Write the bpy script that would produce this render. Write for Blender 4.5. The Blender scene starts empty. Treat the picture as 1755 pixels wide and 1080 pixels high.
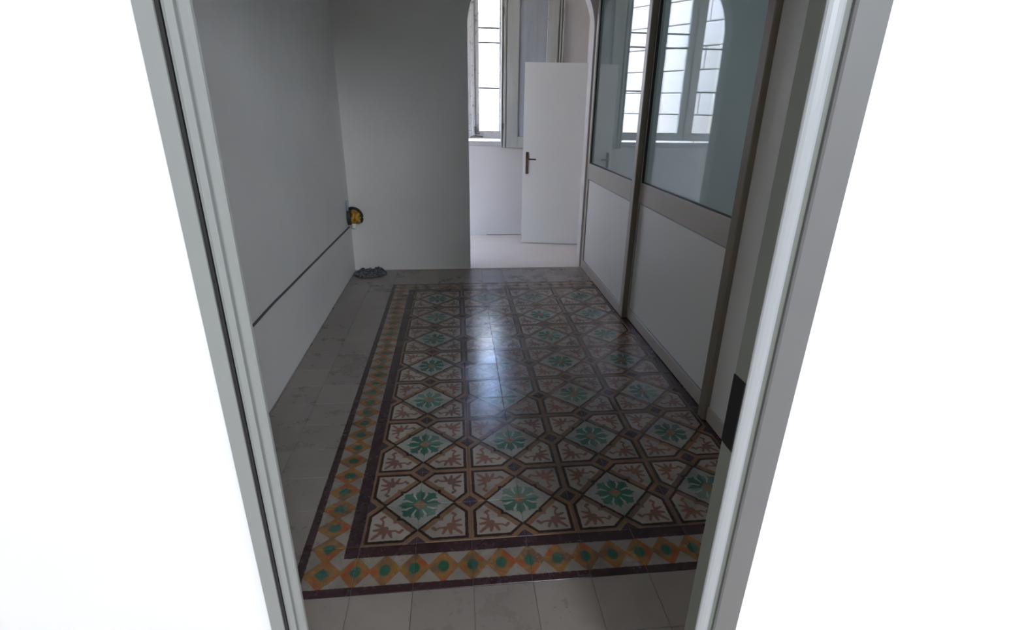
import bpy, bmesh, math, random
from mathutils import Vector, Matrix, noise
random.seed(7)
S = bpy.context.scene
COL = S.collection
PI = math.pi

# ---------------------------------------------------------------- camera, sky, sun, lamps, exposure
cam_d = bpy.data.cameras.new('camera'); cam = bpy.data.objects.new('camera', cam_d); COL.objects.link(cam)
cam_d.sensor_fit = 'HORIZONTAL'; cam_d.sensor_width = 36.0
cam_d.lens = 36.0 * 885.98 / 1755.0
cam_d.clip_start = 0.02
R_ = Vector((0.99448806, -0.10367149, 0.0156755)); U_ = Vector((0.02407214, 0.37126593, 0.92821449)); F_ = Vector((0.10204916, 0.92272089, -0.37171513))
M = Matrix((R_, U_, -F_)).transposed().to_4x4(); M.translation = Vector((0.37358, -1.46279, 1.47628))
cam.matrix_world = M
S.camera = cam

SUN_STRENGTH = 9.0
SKY_STRENGTH = 4.2
ENTRY_FILL_W = 112.0
ENTRY_TOP_FILL_W = 5.0
SIDE_W = 12.0               # added fill light for the room behind the glazed partition
S.view_settings.view_transform = 'Standard'; S.view_settings.look = 'None'
S.view_settings.gamma = 1.0; S.view_settings.use_curve_mapping = False
S.view_settings.exposure = 0.0
S.cycles.max_bounces = 10; S.cycles.diffuse_bounces = 6; S.cycles.glossy_bounces = 5
S.cycles.transparent_max_bounces = 16; S.cycles.use_denoising = True
S.cycles.sample_clamp_indirect = 8.0

w = bpy.data.worlds.new('sky'); S.world = w; w.use_nodes = True
nt = w.node_tree; nt.nodes.clear()
sky = nt.nodes.new('ShaderNodeTexSky'); sky.sky_type = 'NISHITA'; sky.sun_disc = False
sky.sun_elevation = math.radians(52); sky.sun_rotation = math.radians(150)
sky.air_density = 1.2; sky.dust_density = 0.6; sky.ozone_density = 2.0
bg = nt.nodes.new('ShaderNodeBackground'); bg.inputs[1].default_value = SKY_STRENGTH
wo = nt.nodes.new('ShaderNodeOutputWorld')
tn = nt.nodes.new('ShaderNodeMix'); tn.data_type = 'RGBA'; tn.blend_type = 'MULTIPLY'; tn.inputs[0].default_value = 1
tn.inputs[7].default_value = (1.09, .97, .965, 1)
nt.links.new(sky.outputs[0], tn.inputs[6]); nt.links.new(tn.outputs[2], bg.inputs[0]); nt.links.new(bg.outputs[0], wo.inputs[0])

def light(name, kind, energy, loc, direction=None, color=(1, 1, 1), size=None):
    d = bpy.data.lights.new(name, kind); d.energy = energy; d.color = color
    o = bpy.data.objects.new(name, d); COL.objects.link(o); o.location = loc
    if direction: o.rotation_euler = Vector(direction).to_track_quat('-Z', 'Y').to_euler()
    if kind == 'AREA':
        d.shape = 'RECTANGLE'; d.size, d.size_y = size
    if kind == 'SUN': d.angle = math.radians(0.6)
    return o
light('sun', 'SUN', SUN_STRENGTH, (6, 6, 8), (-0.8, -0.02, -0.72), (1.0, 0.96, 0.9))
po = light('window_portal', 'AREA', 1, (0.18, 5.16, 1.92), (0, -1, 0), size=(1.5, 1.5)); po.data.cycles.is_portal = True
light('entry_fill', 'AREA', ENTRY_FILL_W, (1.5, -3.9, 2.5), (-0.25, 1, -0.25), (0.82, 0.89, 1.0), (0.8, 0.7))  # added area light behind the camera, brightens doorway wall and back wall
light('entry_top_fill', 'AREA', ENTRY_TOP_FILL_W, (-0.75, -1.5, 2.9), (0.0, 0.3, -1), (1, 0.99, 0.97), (0.7, 0.3))  # unseen fill added on the left, whitens the doorway wall
light('entry_top_fill', 'AREA', ENTRY_TOP_FILL_W, (1.75, -1.5, 2.9), (0.0, 0.3, -1), (1, 0.99, 0.97), (0.7, 0.3))  # matching added fill on the right, no fixture
light('side_room_fill', 'AREA', SIDE_W, (3.6, 1.4, 2.6), (-1, 0, -0.6), (0.70, 0.85, 1.0), (1.0, 1.0))  # added light without a source, lifts the room seen through the glass

# ---------------------------------------------------------------- node helper
class Sh:
    def __init__(s, name):
        s.m = bpy.data.materials.new(name); s.m.use_nodes = True
        s.t = s.m.node_tree; s.t.nodes.clear()
        s.out = s.t.nodes.new('ShaderNodeOutputMaterial')
    def node(s, kind, **k):
        n = s.t.nodes.new(kind)
        for a, b in k.items(): setattr(n, a, b)
        return n
    def put(s, v, sock):
        if isinstance(v, V): s.t.links.new(v.k, sock)
        elif hasattr(v, 'is_output'): s.t.links.new(v, sock)
        elif isinstance(v, tuple) and len(v) == 3 and sock.type == 'RGBA': sock.default_value = (*v, 1)
        else: sock.default_value = v
    def math(s, op, *a):
        n = s.node('ShaderNodeMath', operation=op)
        for i, x in enumerate(a): s.put(x, n.inputs[i])
        return V(s, n.outputs[0])
    def mix(s, f, a, b):
        n = s.node('ShaderNodeMix', data_type='RGBA')
        s.put(f, n.inputs[0]); s.put(a, n.inputs[6]); s.put(b, n.inputs[7])
        return n.outputs[2]
    def noise(s, vec, scale, detail=3, rough=.55):
        n = s.node('ShaderNodeTexNoise'); n.inputs['Scale'].default_value = scale
        n.inputs['Detail'].default_value = detail; n.inputs['Roughness'].default_value = rough
        if vec is not None: s.t.links.new(vec, n.inputs['Vector'])
        return n
    def ramp(s, v, stops):
        n = s.node('ShaderNodeValToRGB'); s.put(v, n.inputs[0]); e = n.color_ramp.elements
        while len(e) < len(stops): e.new(.5)
        for el, (p, c) in zip(e, stops):
            el.position = p; el.color = (*c, 1) if isinstance(c, tuple) else (c, c, c, 1)
        return n.outputs[0]
    def coord(s, which='Object'): return s.node('ShaderNodeTexCoord').outputs[which]
    def world_pos(s): return s.node('ShaderNodeNewGeometry').outputs['Position']
    def rand(s): return V(s, s.node('ShaderNodeObjectInfo').outputs['Random'])
    def surf(s, color, rough=.6, bump=None, bump_s=.2, dist=.01, metal=0, spec=.5):
        p = s.node('ShaderNodeBsdfPrincipled'); s.put(color, p.inputs['Base Color']); s.put(rough, p.inputs['Roughness'])
        p.inputs['Metallic'].default_value = metal; p.inputs['Specular IOR Level'].default_value = spec
        if bump is not None:
            b = s.node('ShaderNodeBump'); b.inputs['Strength'].default_value = bump_s; b.inputs['Distance'].default_value = dist
            s.put(bump, b.inputs['Height']); s.t.links.new(b.outputs[0], p.inputs['Normal'])
        s.t.links.new(p.outputs[0], s.out.inputs[0]); return s.m
class V:
    def __init__(s, sh, k): s.s = sh; s.k = k
    def __add__(s, o): return s.s.math('ADD', s, o)
    __radd__ = __add__
    def __sub__(s, o): return s.s.math('SUBTRACT', s, o)
    def __rsub__(s, o): return s.s.math('SUBTRACT', o, s)
    def __mul__(s, o): return s.s.math('MULTIPLY', s, o)
    __rmul__ = __mul__
    def __truediv__(s, o): return s.s.math('DIVIDE', s, o)
    def max(s, o): return s.s.math('MAXIMUM', s, o)
    def min(s, o): return s.s.math('MINIMUM', s, o)
    def abs(s): return s.s.math('ABSOLUTE', s)
    def pow(s, o): return s.s.math('POWER', s, o)
    def frac(s): return s.s.math('FRACT', s)
    def sqrt(s): return s.s.math('SQRT', s)
    def clamp(s):
        r = s.s.math('ADD', s, 0.0); r.k.node.use_clamp = True; return r
    def below(s, t, wd=.014):      # 1 where value < t, soft edge
        r = s.s.math('MULTIPLY_ADD', s, -1.0 / wd, (t / wd + .5) if not isinstance(t, V) else (t * (1 / wd) + .5)); r.k.node.use_clamp = True; return r
    def above(s, t, wd=.014): return 1.0 - s.below(t, wd)

def seg(a, b, p, q, r0, r1):       # tapered capsule mask in the (a, b) plane
    dx, dy = q[0] - p[0], q[1] - p[1]; L = dx * dx + dy * dy
    h = ((a - p[0]) * (dx / L) + (b - p[1]) * (dy / L)).clamp()
    ex = a - (h * dx + p[0]); ey = b - (h * dy + p[1])
    d = (ex * ex + ey * ey).sqrt()
    return (d - (h * (r1 - r0) + r0)).below(0.0)

CREAM = (.52, .47, .40); MAROON = (.055, .026, .028); BROWN = (.27, .165, .10); DARK = (.042, .022, .016); PURPLE = (.07, .055, .075)

def tile_finish(s, col, r, rough_add=0.0, soft=False):
    pos = s.world_pos()
    n1 = V(s, s.noise(pos, 9, 5, .6).outputs[0]); n2 = V(s, s.noise(pos, 60, 3).outputs[0]); n3 = V(s, s.noise(pos, 2.1, 3).outputs[0])
    dirt = s.ramp(n1 * .7 + n3 * .3, [(.25, .66), (.52, .80), (.75, .86)] if soft else [(.30, .50), (.52, .80), (.75, .88)])
    m = s.node('ShaderNodeMix', data_type='RGBA', blend_type='MULTIPLY'); m.inputs[0].default_value = 1
    s.put(col, m.inputs[6]); s.put(dirt, m.inputs[7]); col = m.outputs[2]
    col = s.mix((n2.above(.66, .2)) * .12, col, (.30, .27, .24))
    rough = n1 * .20 + n2 * .06 + r * .06 + (.045 + rough_add)
    return s.surf(col, rough, n2 * .3 + n1, .14, .002, 0, .5)

def uv_ab(s):
    sep = s.node('ShaderNodeSeparateXYZ'); s.t.links.new(s.node('ShaderNodeUVMap', uv_map='UVMap').outputs[0], sep.inputs[0])
    pos = s.world_pos(); nn = s.noise(pos, 70, 1)
    sc = s.node('ShaderNodeSeparateColor'); s.t.links.new(nn.outputs['Color'], sc.inputs[0])
    u = V(s, sep.outputs[0]) + (V(s, sc.outputs[0]) - .5) * .022
    v = V(s, sep.outputs[1]) + (V(s, sc.outputs[1]) - .5) * .022
    return u, v

def mat_patterned():
    s = Sh('patterned_cement_tile'); u, v = uv_ab(s); r = s.rand(); r2 = (r * 17.31).frac(); r3 = (r * 53.77).frac()
    a = u.max(v); b = u.min(v); sm = a + b; c = 1.0 - a + b
    brown = s.mix(r2, (.30, .16, .085), (.19, .125, .095))
    col = brown
    dk = DARK
    # corner panel, its outline on the band sides and along the cut corners
    reg = a.below(.950) * c.above(.305) * sm.above(.68)
    line = reg * (1.0 - a.below(.888) * c.above(.385))
    col = s.mix(line, col, dk)
    white = a.below(.886) * c.above(.392) * sm.above(.865) * a.above(.475)
    cream = s.mix(r3, (.45, .38, .315), (.35, .30, .255))
    col = s.mix(white, col, cream)
    # leaf spray in the corner panel
    leafc = s.mix((r * 91.3).frac(), (.27, .125, .075), (.18, .10, .09))
    L = seg(a, b, (.60, .60), (.82, .82), .060, .026)
    for p, q, r0, r1 in (((.66, .60), (.815, .625), .050, .026), ((.67, .53), (.805, .475), .040, .024),
                         ((.665, .54), (.66, .41), .030, .020), ((.66, .41), (.71, .335), .020, .022), ((.71, .335), (.655, .290), .028, .036)):
        L = L.max(seg(a, b, p, q, r0, r1))
    slit = seg(a, b, (.73, .70), (.85, .725), .003, .010).max(seg(a, b, (.73, .56), (.85, .55), .003, .012))
    col = s.mix(L * white * (1.0 - slit), col, leafc)
    # central star field
    starD = sm.below(.722).max(a.below(.408)); star = sm.below(.655).max(a.below(.345))
    col = s.mix(starD, col, dk); pale = s.mix(r2, (.40, .38, .33), (.32, .325, .29))
    col = s.mix(star, col, pale)
    fade = r3.pow(1.6) * .55
    green = s.mix(fade, s.mix(r, (.035, .145, .09), (.05, .12, .09)), (.30, .38, .31))
    G = seg(a, b, (.10, .0), (.24, .0), .06, .105).max(seg(a, b, (.24, .0), (.435, .0), .100, .002))
    G = G.max(seg(a, b, (.34, .075), (.30, .0), .014, .05))
    G = G.max(seg(a, b, (.10, .10), (.24, .24), .055, .080)).max(seg(a, b, (.22, .22), (.295, .295), .070, .012))
    G = G.max(seg(a, b, (.22, .20), (.330, .165), .050, .016))
    col = s.mix(G * star, col, green)
    lite = seg(a, b, (.15, .07), (.27, .115), .012, .017)
    col = s.mix(lite * .85, col, (.46, .52, .42))
    veins = (b.abs()).below(.008, .01) * a.below(.40) * .5
    col = s.mix(veins, col, (.03, .09, .06))
    col = s.mix(sm.below(.135, .03), col, s.mix(r2, (.33, .17, .08), (.25, .21, .15)))
    # purple lozenge on the edge middles
    col = s.mix(c.below(.225, .03) * .35, col, (.36, .20, .09))
    col = s.mix(c.below(.175), col, s.mix(r2, PURPLE, (.065, .035, .032)))
    return tile_finish(s, col, r)

def mat_border(corner):
    s = Sh('border_corner_cement_tile' if corner else 'border_cement_tile'); u, v = uv_ab(s); r = s.rand(); r2 = (r * 31.7).frac()
    C0 = .455
    cream = s.mix(r2, (.34, .285, .235), (.28, .24, .205))
    col = cream
    def hue(x):
        h = V(s, s.noise(s.world_pos(), 14, 1).outputs[0])
        return s.ramp(h, [(.36, (.34, .10, .04)), (.5, (.31, .16, .05)), (.64, (.20, .11, .065))])
    orange = hue(u)
    def loz(uu, vv, hw=.25, hh=.305):
        return (uu.abs() / hw + vv.abs() / hh)
    if not corner:
        du = ((u * 2.0 + .5).frac() - .5) * .5
        dist = loz(du, v - C0); rd = du * du * 90.0 + (v - C0) * (v - C0) * 62.0
    else:
        du = ((u - C0)); dv = (v - C0)
        dist = loz(du, dv, .30, .30).min(loz(u - 1.0, v - C0)).min(loz(u - C0, v - 1.0))
        e1 = u - C0; e2 = v - C0; rd = dist * dist * 4.4
    col = s.mix(dist.below(1.13, .06), col, orange)
    g = s.mix(r, (.028, .105, .05), (.06, .135, .105))
    col = s.mix(rd.below(.85, .5), col, g)
    if not corner:
        col = s.mix(v.below(.155).max(v.above(.755)), col, MAROON)
    else:
        m = u.below(.155).max(v.below(.155)).max(u.above(.755) * v.above(.755))
        col = s.mix(m, col, MAROON)
    return tile_finish(s, col, r, .05)

def mat_plain():
    s = Sh('plain_cement_tile'); r = s.rand(); r2 = (r * 13.7).frac()
    c = s.mix(r, (.285, .245, .215), (.37, .325, .29)); pos = s.world_pos()
    n = V(s, s.noise(pos, 5, 3, .5).outputs[0])
    c = s.mix(n.above(.55, .5) * .30, c, (.26, .215, .17))
    sp = V(s, s.noise(pos, 38, 2).outputs[0])
    c = s.mix(sp.above(.70, .05) * .5 * (r2.above(.5, .1)), c, (.10, .08, .065))
    return tile_finish(s, c, r, .10, True)

def plaster(name, c1, c2, rough=.75, scale=3, bs=.25):
    s = Sh(name); pos = s.world_pos()
    n = V(s, s.noise(pos, scale, 5, .6).outputs[0]); f = V(s, s.noise(pos, 55, 3).outputs[0])
    col = s.mix(n.above(.5, .5), c1, c2)
    return s.surf(col, rough, n * 2 + f * .35, bs, .004)
def paint(name, c, rough=.45, wear=None, metal=0, spec=.5, wscale=18, wth=.62):
    s = Sh(name); pos = s.coord(); n = V(s, s.noise(pos, wscale, 5, .65).outputs[0])
    col = c
    if wear: col = s.mix(n.above(wth, .08) * .8, s.mix(n, tuple(x * .92 for x in c), c), wear)
    return s.surf(col, rough, n, .12, .003, metal, spec)
def glass(name, tint):
    s = Sh(name); g = s.node('ShaderNodeNewGeometry')
    d = s.node('ShaderNodeVectorMath', operation='DOT_PRODUCT')
    s.t.links.new(g.outputs['Normal'], d.inputs[0]); s.t.links.new(g.outputs['Incoming'], d.inputs[1])
    c = V(s, d.outputs['Value']).abs()
    f = (1.0 - c).pow(5.0) * .957 + .043
    tr = s.node('ShaderNodeBsdfTransparent'); tr.inputs[0].default_value = (*tint, 1)
    gl = s.node('ShaderNodeBsdfGlossy'); gl.inputs['Roughness'].default_value = 0.0
    mx = s.node('ShaderNodeMixShader'); s.put(f, mx.inputs[0]); s.t.links.new(tr.outputs[0], mx.inputs[1]); s.t.links.new(gl.outputs[0], mx.inputs[2])
    s.t.links.new(mx.outputs[0], s.out.inputs[0]); return s.m

MT = dict(
    pat=mat_patterned(), bor=mat_border(False), cor=mat_border(True), plain=mat_plain(),
    bed=plaster('cement_bedding', (.13, .12, .11), (.20, .18, .16), .9),
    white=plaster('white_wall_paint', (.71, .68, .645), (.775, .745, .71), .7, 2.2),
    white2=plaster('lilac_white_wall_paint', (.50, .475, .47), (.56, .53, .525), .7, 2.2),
    entry=plaster('entry_wall_paint', (.80, .80, .79), (.84, .84, .83), .6, 2.5, .12),
    ceil=plaster('ceiling_paint', (.55, .55, .54), (.62, .62, .61), .8),
    screed=plaster('cream_floor', (.74, .65, .58), (.80, .72, .66), .4, 5, .1),
    alu=paint('cream_aluminium', (.50, .455, .40), .38, None), panel=paint('partition_panel', (.82, .81, .78), .35),
    taupe=paint('shaded_taupe', (.215, .185, .14), .45), gasket=paint('black_gasket', (.012, .012, .012), .5), black=paint('black_metal', (.006, .006, .008), .35),  # taupe: shade of the camera-facing partition ends put into the colour
    pane=glass('partition_glass', (.86, .93, .94)), wpane=glass('window_glass', (.97, .98, .98)),
    wframe=paint('weathered_window_paint', (.50, .49, .49), .5, (.20, .19, .17), wscale=26, wth=.60),
    shutter=None,
    bar=paint('dark_iron', (.09, .085, .085), .5), door=paint('white_door', (.72, .70, .68), .4),
    handle=paint('bronze_handle', (.14, .10, .075), .35, None, .8), sill=paint('white_sill', (.42, .41, .42), .5, (.4, .38, .36)),
    frame=paint('white_gloss_frame', (.31, .325, .33), .35), framel=paint('grey_white_frame', (.235, .245, .235), .4), casing=paint('grey_white_casing', (.13, .13, .127), .45), frame2=paint('shaded_grey_green', (.15, .16, .14), .5),  # frame2: darker frame tone for the side turned from the light
    stone=None, yellow=paint('yellow_conduit', (.52, .27, .03), .45), boxm=paint('dark_box', (.04, .038, .03), .6),
    conn=paint('white_connector', (.8, .8, .78), .4), pipe=paint('blue_grey_pipe', (.30, .38, .48), .3),
    cable=paint('grey_cable', (.085, .085, .085), .6), rag=None, ground=plaster('courtyard_ground', (.35, .33, .30), (.45, .42, .38), .9))
def mat_stone():
    s = Sh('pale_limestone'); r = s.rand(); pos = s.world_pos(); n = V(s, s.noise(pos, 7, 6, .7).outputs[0])
    c = s.mix(r, (.66, .62, .57), (.74, .72, .70)); c = s.mix(n.above(.58, .2) * .3, c, (.50, .46, .42))
    return s.surf(c, .9, n, .3, .01)
MT['stone'] = mat_stone()
def mat_rag():
    s = Sh('dirty_grey_cloth'); n = V(s, s.noise(s.coord(), 40, 5, .7).outputs[0])
    return s.surf(s.ramp(n, [(.38, (.02, .02, .022)), (.52, (.12, .12, .125)), (.68, (.30, .30, .31))]), .85, n, .4, .004)
MT['rag'] = mat_rag()
def mat_shutter(base):
    s = Sh('weathered_grey_shutter'); mp = s.node('ShaderNodeMapping'); mp.inputs['Scale'].default_value = (9, 9, 1.1)
    s.t.links.new(s.coord(), mp.inputs[0]); n = V(s, s.noise(mp.outputs[0], 1.6, 4, .55).outputs[0])
    g = V(s, s.noise(s.coord(), 14, 5, .7).outputs[0])
    c = s.mix(n.above(.5, .6), base, tuple(x * .72 for x in base)); c = s.mix(g.above(.68, .08) * .5, c, (.14, .12, .11))
    return s.surf(c, .5, n + g * .3, .15, .003)
MT['shutter'] = mat_shutter((.47, .47, .445)); MT['shutterp'] = mat_shutter((.40, .42, .46))

# ---------------------------------------------------------------- mesh helpers
def link(name, mesh, parent=None):
    o = bpy.data.objects.new(name, mesh); COL.objects.link(o)
    if parent: o.parent = parent
    return o
def obj(name, bm, mat, parent=None, smooth=False, loc=None):
    me = bpy.data.meshes.new(name)
    bmesh.ops.recalc_face_normals(bm, faces=bm.faces)
    if smooth:
        for f in bm.faces: f.smooth = True
    bm.to_mesh(me); bm.free(); me.materials.append(mat)
    o = link(name, me, parent)
    if loc: o.location = loc
    return o
def tag(o, label=None, cat=None, group=None, kind=None):
    for k, v in (('label', label), ('category', cat), ('group', group), ('kind', kind)):
        if v: o[k] = v
    return o
def empty(name, loc, rz=0):
    o = bpy.data.objects.new(name, None); COL.objects.link(o); o.location = loc; o.rotation_euler = (0, 0, rz); o.empty_display_size = .1
    return o
def box(bm, x0, x1, y0, y1, z0, z1, bev=0.0):
    r = bmesh.ops.create_cube(bm, size=1); vs = r['verts']
    for v in vs: v.co = Vector((x0 + (v.co.x + .5) * (x1 - x0), y0 + (v.co.y + .5) * (y1 - y0), z0 + (v.co.z + .5) * (z1 - z0)))
    if bev:
        es = list({e for v in vs for e in v.link_edges})
        bmesh.ops.bevel(bm, geom=es, offset=bev, segments=1, affect='EDGES')
def bx(name, mat, parent, x0, x1, y0, y1, z0, z1, bev=.002, kind=None):
    bm = bmesh.new(); box(bm, x0, x1, y0, y1, z0, z1, bev); o = obj(name, bm, mat, parent)
    if kind: o['kind'] = kind
    return o
def prism(bm, pts, axis, a0, a1):   # polygon pts extruded along an axis
    def P(p, a):
        if axis == 'y': return (p[0], a, p[1])
        if axis == 'z': return (p[0], p[1], a)
        return (a, p[0], p[1])
    v0 = [bm.verts.new(P(p, a0)) for p in pts]; v1 = [bm.verts.new(P(p, a1)) for p in pts]
    n = len(pts)
    f0 = bm.faces.new(v0); f1 = bm.faces.new(list(reversed(v1)))
    for i in range(n): bm.faces.new((v0[i], v1[i], v1[(i + 1) % n], v0[(i + 1) % n]))
    f0.normal_update(); f1.normal_update()
    bmesh.ops.triangulate(bm, faces=[f0, f1])
def tube(bm, pts, r, n=10, closed=False):
    pts = [Vector(p) for p in pts]; rings = []; N = len(pts)
    rf = r if callable(r) else (lambda t: r)
    up = Vector((0, 0, 1))
    for i, p in enumerate(pts):
        if closed: t = pts[(i + 1) % N] - pts[i - 1]
        else: t = pts[min(i + 1, N - 1)] - pts[max(i - 1, 0)]
        t.normalize(); x = t.cross(up)
        if x.length < .05: x = t.cross(Vector((1, 0, 0)))
        x.normalize(); y = t.cross(x)
        rr = rf(i)
        rings.append([bm.verts.new(p + (x * math.cos(2 * PI * k / n) + y * math.sin(2 * PI * k / n)) * rr) for k in range(n)])
    for i in range(N if closed else N - 1):
        A, B = rings[i], rings[(i + 1) % N]
        for k in range(n): bm.faces.new((A[k], A[(k + 1) % n], B[(k + 1) % n], B[k]))
    if not closed: bm.faces.new(rings[0][::-1]); bm.faces.new(rings[-1])

ZC = 3.15       # ceiling height
# ---------------------------------------------------------------- room shell
def wall_with_hole(name, mat, x0, x1, z0, z1, y0, y1, hole):
    """wall in the xz plane, thick from y0 to y1; hole = list of (x, z) starting and ending at the floor, or a closed sill-high loop"""
    bm = bmesh.new()
    if hole[0][1] <= 0:      # doorway
        pts = [(x0, z0)] + hole + [(x1, z0), (x1, z1), (x0, z1)]
        prism(bm, pts, 'y', y0, y1)
    o = obj(name, bm, mat); o['kind'] = 'structure'; return o
AX0, AX1, AZ = .500, 1.590, 2.10
ar = (AX1 - AX0) / 2; ac = (AX0 + AX1) / 2
arch = [(AX0, 0)] + [(ac - ar * math.cos(PI * i / 32), AZ + ar * math.sin(PI * i / 32)) for i in range(33)] + [(AX1, 0)]
wb = wall_with_hole('wall_back', MT['white'], -.75, 4.1, -.02, ZC, 3.47, 3.61, arch)
bx('wall_left', MT['white'], None, -.75, -.61, -.66, 3.47, -.02, ZC, 0, 'structure')
bx('wall_far_side', MT['white'], None, 4.0, 4.1, -.66, 3.47, -.02, ZC, 0, 'structure')
bx('ceiling', MT['ceil'], None, -2.4, 4.1, -4.6, 5.06, ZC, ZC + .12, 0, 'structure')
# header over the glazed partition
bx('wall_right', MT['white'], None, 1.60, 1.70, -.65, 3.47, 2.62, ZC, 0, 'structure')
bx('wall_right_low', MT['panel'], None, 1.632, 1.69, -.65, .689, .07, 2.62, 0, 'structure')
bx('baseboard_right', MT['alu'], None, 1.622, 1.69, -.65, .689, 0, .08, .003, 'structure')
# entry wall with the doorway we look through
NY = -.75
DX0, DX1 = .030, .893
wn = wall_with_hole('wall_near', MT['entry'], -2.3, 4.1, -.02, ZC, NY + .004, -.65, [(DX0, 0), (DX0, 2.12), (DX1, 2.12), (DX1, 0)])
bx('wall_entry_left', MT['entry'], None, -2.4, -2.3, -4.5, NY, -.02, ZC, 0, 'structure')
bx('wall_entry_right', MT['entry'], None, 3.0, 3.1, -4.5, NY, -.02, ZC, 0, 'structure')
bx('wall_entry_rear', MT['entry'], None, -2.4, 3.1, -4.6, -4.5, -.02, ZC, 0, 'structure')
# far room
FY = 4.88
bx('wall_far_left', MT['white'], None, -1.7, -1.6, 3.61, FY, -.02, ZC, 0, 'structure')
bx('wall_far_right', MT['white'], None, 1.88, 1.98, 3.61, FY, -.02, ZC, 0, 'structure')
WX0, WX1, WZ0, WZ1 = -.54, .905, 1.065, 2.78
bm = bmesh.new()
for a in ((-1.7, WX0, -.02, ZC), (WX1, 1.98, -.02, ZC), (WX0, WX1, -.02, WZ0), (WX0, WX1, WZ1, ZC)):
    box(bm, a[0], a[1], FY, 5.12, a[2], a[3])
bmesh.ops.remove_doubles(bm, verts=bm.verts, dist=1e-5)
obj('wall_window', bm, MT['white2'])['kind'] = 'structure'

# ---------------------------------------------------------------- floor of separate tiles
T = .2
fl = bx('floor', MT['bed'], None, -.75, 4.1, -.75, 3.47, -.06, -.0025, 0, 'structure')
def tile_mesh(name, mat):
    bm = bmesh.new(); h = T / 2 - .0008; b = .0012
    prof = [(h, -.018), (h, -b), (h - b, 0)]
    loops = []
    for r, z in prof: loops.append([bm.verts.new((x * r, y * r, z)) for x, y in ((-1, -1), (1, -1), (1, 1), (-1, 1))])
    for A, B in zip(loops, loops[1:]):
        for k in range(4): bm.faces.new((A[k], A[(k + 1) % 4], B[(k + 1) % 4], B[k]))
    bm.faces.new(loops[-1])
    uv = bm.loops.layers.uv.new('UVMap')
    for f in bm.faces:
        for l in f.loops: l[uv].uv = (l.vert.co.x / T + .5, l.vert.co.y / T + .5)
    me = bpy.data.meshes.new(name); bm.to_mesh(me); bm.free(); me.materials.append(mat); return me
M_PAT, M_BOR, M_COR, M_PLA = (tile_mesh(n, MT[k]) for n, k in (('patterned_tile', 'pat'), ('border_tile', 'bor'), ('border_corner_tile', 'cor'), ('plain_tile', 'plain')))
rt = random.Random(3)
def put_tile(me, i, j, rot):
    o = link(me.name, me, fl)
    o.location = ((i + .5) * T, (j + .5) * T, rt.uniform(-.0005, .0003))
    o.rotation_euler = (rt.gauss(0, .0035), rt.gauss(0, .0035), rot * PI / 2)
for j in range(-4, 18):
    for i in range(-4, 10):
        if 0 <= i < 8 and 0 <= j < 14:
            fx, fy = i % 2, j % 2          # odd tile: flower corner on its left / lower side
            rot = {(1, 1): 0, (0, 1): 1, (0, 0): 2, (1, 0): 3}[(fx, fy)]
            put_tile(M_PAT, i, j, rot)
        elif -1 <= i <= 8 and -1 <= j <= 14:
            ci = -1 if i == -1 else (1 if i == 8 else 0); cj = -1 if j == -1 else (1 if j == 14 else 0)
            if ci and cj: put_tile(M_COR, i, j, {(-1, -1): 0, (1, -1): 1, (1, 1): 2, (-1, 1): 3}[(ci, cj)])
            elif cj: put_tile(M_BOR, i, j, 0 if cj < 0 else 2)
            else: put_tile(M_BOR, i, j, 1 if ci > 0 else 3)
        else: put_tile(M_PLA, i, j, rt.randrange(4))
bx('floor_far_room', MT['screed'], None, -1.7, 1.98, 3.452, 5.12, -.06, .003, 0, 'structure')
bx('floor_entry', MT['screed'], None, -2.4, 3.1, -4.6, -.801, -.06, 0, 0, 'structure')
bx('floor_side_room', MT['screed'], None, 2.0, 4.1, -.65, 3.47, -.0024, 0, 0, 'structure')

# ---------------------------------------------------------------- glazed sliding partition
PT = 2.58
def glazed_panel(x, y0, y1, label):
    t = .040; st = .060
    r = empty('glazed_panel', (x, (y0 + y1) / 2, 0)); tag(r, label, 'partition panel')
    X0, X1 = 0, t; L = (y1 - y0) / 2
    bx('stile', MT['alu'], r, X0, X1, -L, -L + st, .004, PT, .003)
    bx('stile', MT['alu'], r, X0, X1, L - st, L, .004, PT, .003)
    bx('shaded_stile_end', MT['taupe'], r, X0 + .003, X1, -L - .006, -L, .004, PT, .001)['label'] = 'stile end with shade painted in taupe'  # end face of the stile, its shade painted as a darker strip
    bx('bottom_rail', MT['alu'], r, X0, X1, -L + st, L - st, .004, .085, .003)
    bx('middle_rail', MT['alu'], r, X0, X1, -L + st, L - st, .875, 1.012, .003)
    bx('top_rail', MT['alu'], r, X0, X1, -L + st, L - st, PT - .10, PT, .003)
    bx('infill_panel', MT['panel'], r, X0 + .009, X1 - .009, -L + st, L - st, .085, .875, 0)
    bm = bmesh.new()
    for (a, b, c, d) in ((-L + st, L - st, .085, .093), (-L + st, L - st, .867, .875), (-L + st, -L + st + .008, .093, .867), (L - st - .008, L - st, .093, .867)):
        box(bm, X0 + .003, X0 + .0095, a, b, c, d, .001)
    obj('bead', bm, MT['frame'], r)
    bx('pane', MT['pane'], r, X0 + .017, X0 + .022, -L + st, L - st, 1.012, PT - .10, 0)
    bm = bmesh.new()
    for (a, b, c, d) in ((-L + st, L - st, 1.012, 1.019), (-L + st, L - st, PT - .108, PT - .10), (-L + st, -L + st + .007, 1.019, PT - .108), (L - st - .018, L - st, 1.019, PT - .108)):
        box(bm, X0 + .004, X0 + .0165, a, b, c, d)
    obj('gasket', bm, MT['gasket'], r)
    return r
glazed_panel(1.604, 2.09, 3.452, 'cream-framed sliding panel with glass above and white infill below, next to the archway')
glazed_panel(1.646, .752, 2.14, 'cream-framed glass and white sliding panel set back between the two dark posts, nearer the doorway')
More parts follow.
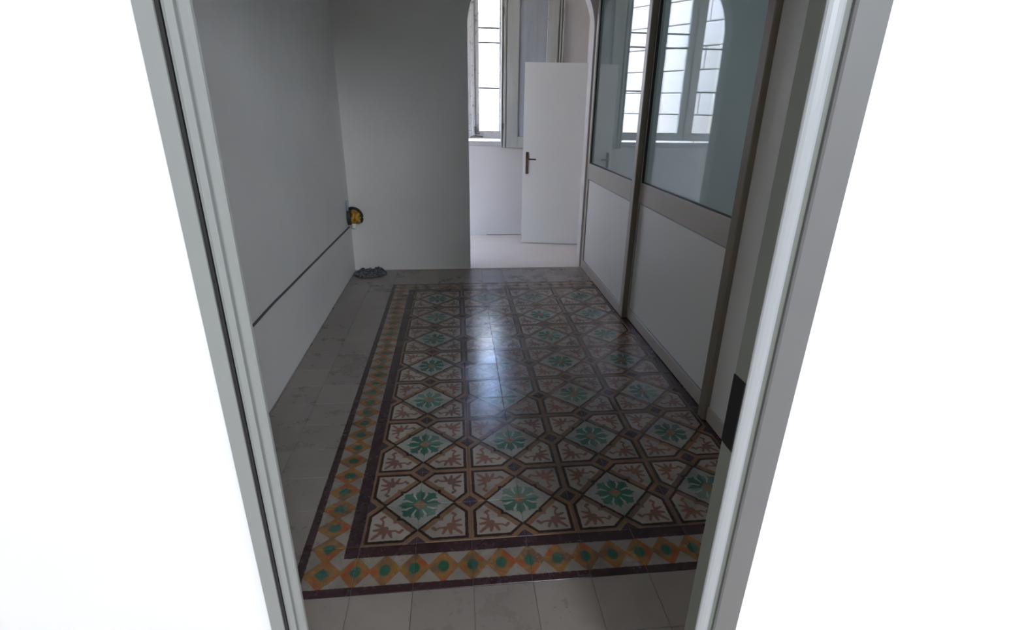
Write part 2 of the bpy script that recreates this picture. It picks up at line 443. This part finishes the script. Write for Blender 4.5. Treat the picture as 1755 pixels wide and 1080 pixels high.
pst = bx('partition_post', MT['taupe'], None, 1.604, 1.684, .69, .75, 0, 2.60, .004)  # whole post in the shade-darkened colour of the stile ends
tag(pst, 'metal post with shade painted in taupe at the near end of the glazed partition', 'post')
bx('trim_1', MT['alu'], None, 1.60, 1.70, .69, 3.452, 2.582, 2.62, .003, 'structure')

# ---------------------------------------------------------------- doorway frame we look through
tf = empty('trim_2', (0, 0, 0)); tf['kind'] = 'structure'
XL, XR = .0785, .847
FT = 2.10
def vprism(name, pts, mat, z0=0.0, z1=FT, parent=tf):
    bm = bmesh.new(); prism(bm, pts, 'z', z0, z1); return obj(name, bm, mat, parent)
# right side: rebate with its shade put into the colour, rounded bright moulding, groove, flat casing
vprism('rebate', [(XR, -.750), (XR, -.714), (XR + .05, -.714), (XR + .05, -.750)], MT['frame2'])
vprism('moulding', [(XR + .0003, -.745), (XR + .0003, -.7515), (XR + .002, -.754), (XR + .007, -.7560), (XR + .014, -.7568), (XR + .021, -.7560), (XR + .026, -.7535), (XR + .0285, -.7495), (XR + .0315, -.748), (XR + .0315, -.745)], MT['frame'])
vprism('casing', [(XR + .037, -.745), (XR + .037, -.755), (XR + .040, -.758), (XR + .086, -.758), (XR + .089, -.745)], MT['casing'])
sp = vprism('strike_plate', [(XR - .0015, -.7505), (XR - .0015, -.7135), (XR + .001, -.7135), (XR + .001, -.7505)], MT['black'], .918, 1.055)
sp['label'] = 'black metal strike plate'
# left side
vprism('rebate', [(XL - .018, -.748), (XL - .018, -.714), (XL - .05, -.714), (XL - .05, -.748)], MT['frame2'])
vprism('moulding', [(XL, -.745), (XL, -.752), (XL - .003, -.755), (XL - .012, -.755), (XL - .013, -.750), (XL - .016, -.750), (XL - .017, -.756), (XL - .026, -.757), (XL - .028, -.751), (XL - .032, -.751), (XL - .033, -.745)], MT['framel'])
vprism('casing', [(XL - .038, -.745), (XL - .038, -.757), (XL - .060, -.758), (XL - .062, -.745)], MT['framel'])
vprism('seal', [(XL - .033, -.745), (XL - .033, -.7535), (XL - .039, -.7535), (XL - .039, -.745)], MT['gasket'])
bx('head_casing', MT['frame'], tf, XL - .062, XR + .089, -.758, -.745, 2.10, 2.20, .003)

# ---------------------------------------------------------------- window of the far room
wi = empty('window_1', (0, 0, 0)); wi['kind'] = 'structure'
GZ0, GZ1 = 1.225, 2.64; WY = 4.945
bx('bottom_rail', MT['wframe'], wi, WX0, WX1, WY - .02, WY + .035, 1.135, GZ0, .004)
bx('top_rail', MT['wframe'], wi, WX0, WX1, WY - .02, WY + .035, GZ1, WZ1, .004)
# glazed casements: (x0, x1) of each light from the shutter side
lights_x = [(.662, .890), (.270, .528), (-.168, .092), (-.528, -.300)]
mull = [(.890, WX1), (.528, .662), (.092, .270), (-.300, -.168), (WX0, -.528)]
for a, b in mull:
    o = bx('stile', MT['wframe'], wi, a, b, WY - .018, WY + .035, GZ0, GZ1, .004)
    if b - a > .1:
        m = (a + b) / 2
        bx('cover_strip', MT['wframe'], o, m - .018, m + .018, WY - .034, WY - .018, 1.15, GZ1 + .05, .005)
for k, (a, b) in enumerate(lights_x):
    bx('pane', MT['wpane'], wi, a, b, WY + .004, WY + .008, GZ0, GZ1, 0)
    for z in ((2.285, 2.142, 1.682), (2.285, 2.142), (2.142, 1.682), (2.285, 1.682))[k]:
        bx('glazing_bar', MT['bar'], wi, a, b, WY - .006, WY + .018, z - .008, z + .008, .002)
bx('sill', MT['sill'], wi, WX0, WX1, FY - .015, WY + .03, 1.062, 1.112, .004)
lt = bx('window_latch', MT['bar'], wi, .60, .625, WY - .048, WY - .034, 1.20, 1.27, .004)
bm = bmesh.new(); tube(bm, [(.612, WY - .05, 1.21), (.64, WY - .056, 1.19), (.665, WY - .05, 1.195)], .006, 8); obj('latch_arm', bm, MT['bar'], lt, True)
bm = bmesh.new(); tube(bm, [(.56, WY - .04, 1.16), (.60, WY - .05, 1.17), (.66, WY - .05, 1.165), (.70, WY - .04, 1.16)], .007, 8); obj('latch_bolt', bm, MT['bar'], wi, True)

# wooden shutter folded back against the wall
sh = empty('window_shutter', (1.25, FY - .03, 1.045)); tag(sh, 'tall grey painted shutter folded against the wall beside the window', 'shutter')
def shp(name, x0, x1, y0, y1, z0, z1, b=.004, m='shutter'):
    return bx(name, MT[m], sh, x0 - 1.25, x1 - 1.25, y0, y1, z0 - 1.045, z1 - 1.045, b)
bx('baseboard_gap', MT['bar'], None, .74, 1.88, FY - .004, FY, .003, .009, 0, 'structure')
SZ0, SZ1 = 1.045, 2.80
shp('hanging_strip', .903, .918, -.035, .028, SZ0, SZ1)
shp('hanging_strip', .926, .958, -.028, .028, SZ0, SZ1)
shp('stile', .966, 1.100, -.022, .022, SZ0, SZ1)
shp('stile', 1.405, 1.530, -.022, .022, SZ0, SZ1)
shp('rail', 1.100, 1.405, -.022, .022, SZ0, 1.17)
shp('rail', 1.100, 1.405, -.022, .022, 2.66, SZ1)
shp('panel', 1.100, 1.405, -.006, .016, 1.17, 2.66, 0, 'shutterp')
shp('folded_leaf', 1.545, 1.562, -.02, .028, SZ0, SZ1)
shp('folded_leaf', 1.575, 1.592, -.02, .028, SZ0, SZ1)
for z in (1.25, 2.4):
    bm = bmesh.new(); tube(bm, [(.922 - 1.25, -.034, z - 1.045), (.922 - 1.25, -.034, z + .07 - 1.045)], .007, 8); obj('hinge', bm, MT['bar'], sh, True)

# open white door leaf in the far room
ang = math.atan2(4.344 - 4.455, 1.775 - 1.121)
dl = empty('door_1', (1.121, 4.455, 0), ang); dl['kind'] = 'structure'
bx('door_leaf', MT['door'], dl, 0, .757, 0, .038, .014, 1.922, .002)
hd = bx('door_handle', MT['handle'], dl, .030, .062, -.009, 0, .795, 1.030, .003); hd['label'] = 'long bronze backplate with lever'
bm = bmesh.new(); tube(bm, [(.046, -.009, .955), (.046, -.045, .955), (.056, -.053, .955), (.080, -.054, .957), (.145, -.050, .955)], .008, 10)
obj('lever', bm, MT['handle'], hd, True)
bm = bmesh.new(); tube(bm, [(.046, -.012, .870), (.046, -.006, .870)], .009, 12); obj('keyhole', bm, MT['boxm'], hd, True)
for z in (.25, .95, 1.65):
    bm = bmesh.new(); tube(bm, [(.760, .019, z), (.760, .019, z + .09)], .008, 8); obj('hinge', bm, MT['handle'], dl, True)

# ---------------------------------------------------------------- wiring at the left corner
wb_ = empty('wiring_box', (-.61, 3.375, .535)); tag(wb_, 'round wall box with yellow conduit bulging out above the wall cable near the corner', 'wall box')
def xtube(bm, p0, p1, r0, r1, n=24):
    rings = []
    for p, r in ((p0, r0), (p1, r1)):
        rings.append([bm.verts.new((p[0], p[1] + math.cos(2 * PI * k / n) * r, p[2] + math.sin(2 * PI * k / n) * r)) for k in range(n)])
    for k in range(n): bm.faces.new((rings[0][k], rings[0][(k + 1) % n], rings[1][(k + 1) % n], rings[1][k]))
    bm.faces.new(rings[0][::-1]); bm.faces.new(rings[1])
bm = bmesh.new(); xtube(bm, (0, 0, 0), (.035, 0, 0), .078, .074); obj('box_body', bm, MT['boxm'], wb_)
bm = bmesh.new()   # corrugated loops
for L, (R0, xo, ph) in enumerate(((.052, .050, 0), (.040, .072, 1.3), (.046, .092, 2.1))):
    N = 90
    pts = [(xo + .010 * math.sin(3 * 2 * PI * i / N + ph), R0 * math.cos(2 * PI * i / N + ph), (R0 * .92) * math.sin(2 * PI * i / N + ph) - .006) for i in range(N)]
    tube(bm, pts, (lambda i: .0150 if i % 2 else .0185), 10, True)
obj('conduit', bm, MT['yellow'], wb_, True)['label'] = 'yellow corrugated conduit'
bm = bmesh.new(); xtube(bm, (.035, 0, -.004), (.085, 0, -.004), .036, .030); obj('plug', bm, MT['yellow'], wb_)
bm = bmesh.new()
tube(bm, [(.050 + .080 * math.cos(math.radians(115 - 150 * i / 16)), -.030, .082 * math.sin(math.radians(115 - 150 * i / 16))) for i in range(17)], .012, 8)
obj('black_cable', bm, MT['gasket'], wb_, True)
bm = bmesh.new(); tube(bm, [(.052, -.030, -.060), (.050, -.034, -.098)], .021, 12); obj('connector', bm, MT['conn'], wb_)['label'] = 'white connector'
bm = bmesh.new(); tube(bm, [(.012, -.050, .060), (.012, -.052, .150)], .011, 12); obj('pipe_stub', bm, MT['pipe'], wb_, True)['label'] = 'blue-grey pipe stub'
bm = bmesh.new(); tube(bm, [(.014, -.026, .070), (.014, -.026, .145)], .006, 10); obj('pipe_stub', bm, MT['conn'], wb_, True)

bm = bmesh.new(); cp = []
y0, y1 = -.64, 3.36
for i in range(61):
    t = i / 60; y = y1 + (y0 - y1) * t
    z = .440 + .052 * (3.42 - y) / 2.14 if y > 1.28 else .492
    cp.append((-.606, y, z + .003 * noise.noise(Vector((y * 3, 0, 0)))))
tube(bm, cp, .0065, 8)
tag(obj('wall_cable', bm, MT['cable'], None, True), 'dark grey cable running along the left plaster wall towards the wall box', 'cable')

# crumpled cloth on the floor in the corner
bm = bmesh.new(); n = 46; g = {}
for i in range(n):
    for j in range(n):
        u, v = i / (n - 1) * 2 - 1, j / (n - 1) * 2 - 1
        x, y = u * math.sqrt(1 - v * v / 2) * .150, v * math.sqrt(1 - u * u / 2) * .120
        r = max(abs(u), abs(v))
        k = 1 + .12 * noise.noise(Vector((u * 2.2, v * 2.2, 4)))
        h = (.012 + .05 * abs(noise.noise(Vector((u * 2.6, v * 3.4, 1)))) + .018 * abs(noise.noise(Vector((u * 8, v * 8, 7))))) * (1 - r ** 5) + .0035
        g[i, j] = bm.verts.new((x * k, y * k, h))
for i in range(n - 1):
    for j in range(n - 1): bm.faces.new((g[i, j], g[i + 1, j], g[i + 1, j + 1], g[i, j + 1]))
rg = obj('crumpled_cloth', bm, MT['rag'], None, True, (-.445, 3.315, .002)); rg.rotation_euler = (0, 0, .1)
tag(rg, 'small crumpled dark grey cloth lying on the floor in the far left corner', 'cloth')
md = rg.modifiers.new('thickness', 'SOLIDIFY'); md.thickness = .003; md.offset = 1

# ---------------------------------------------------------------- courtyard outside
bx('ground', MT['ground'], None, -8, 9, 5.13, 14, -.30, -.10, 0, 'structure')
A = Vector((.30, 7.0, 0)); D = Vector((.52, .85, 0)).normalized()
cw = empty('wall_courtyard', A, math.atan2(D.y, D.x)); cw['kind'] = 'structure'
bx('core', MT['bed'], cw, -2.02, 8.0, .03, .22, -.1, 3.12, 0)
bh, bl = .285, 1.45
def stone_mesh(L):
    bm = bmesh.new(); box(bm, .006, L - .006, 0, .20, .007, bh - .007, .008); me = bpy.data.meshes.new('stone_block'); bm.to_mesh(me); bm.free(); me.materials.append(MT['stone']); return me
SM, SH = stone_mesh(bl), stone_mesh(bl / 2)
for j in range(-1, 11):
    x = -2.03
    if j % 2:
        o = link('stone_block', SH, cw); o.location = (x, rt.uniform(-.006, .002), j * bh); x += bl / 2
    while x < 7.5:
        o = link('stone_block', SM, cw); o.location = (x, rt.uniform(-.006, .002), j * bh); x += bl
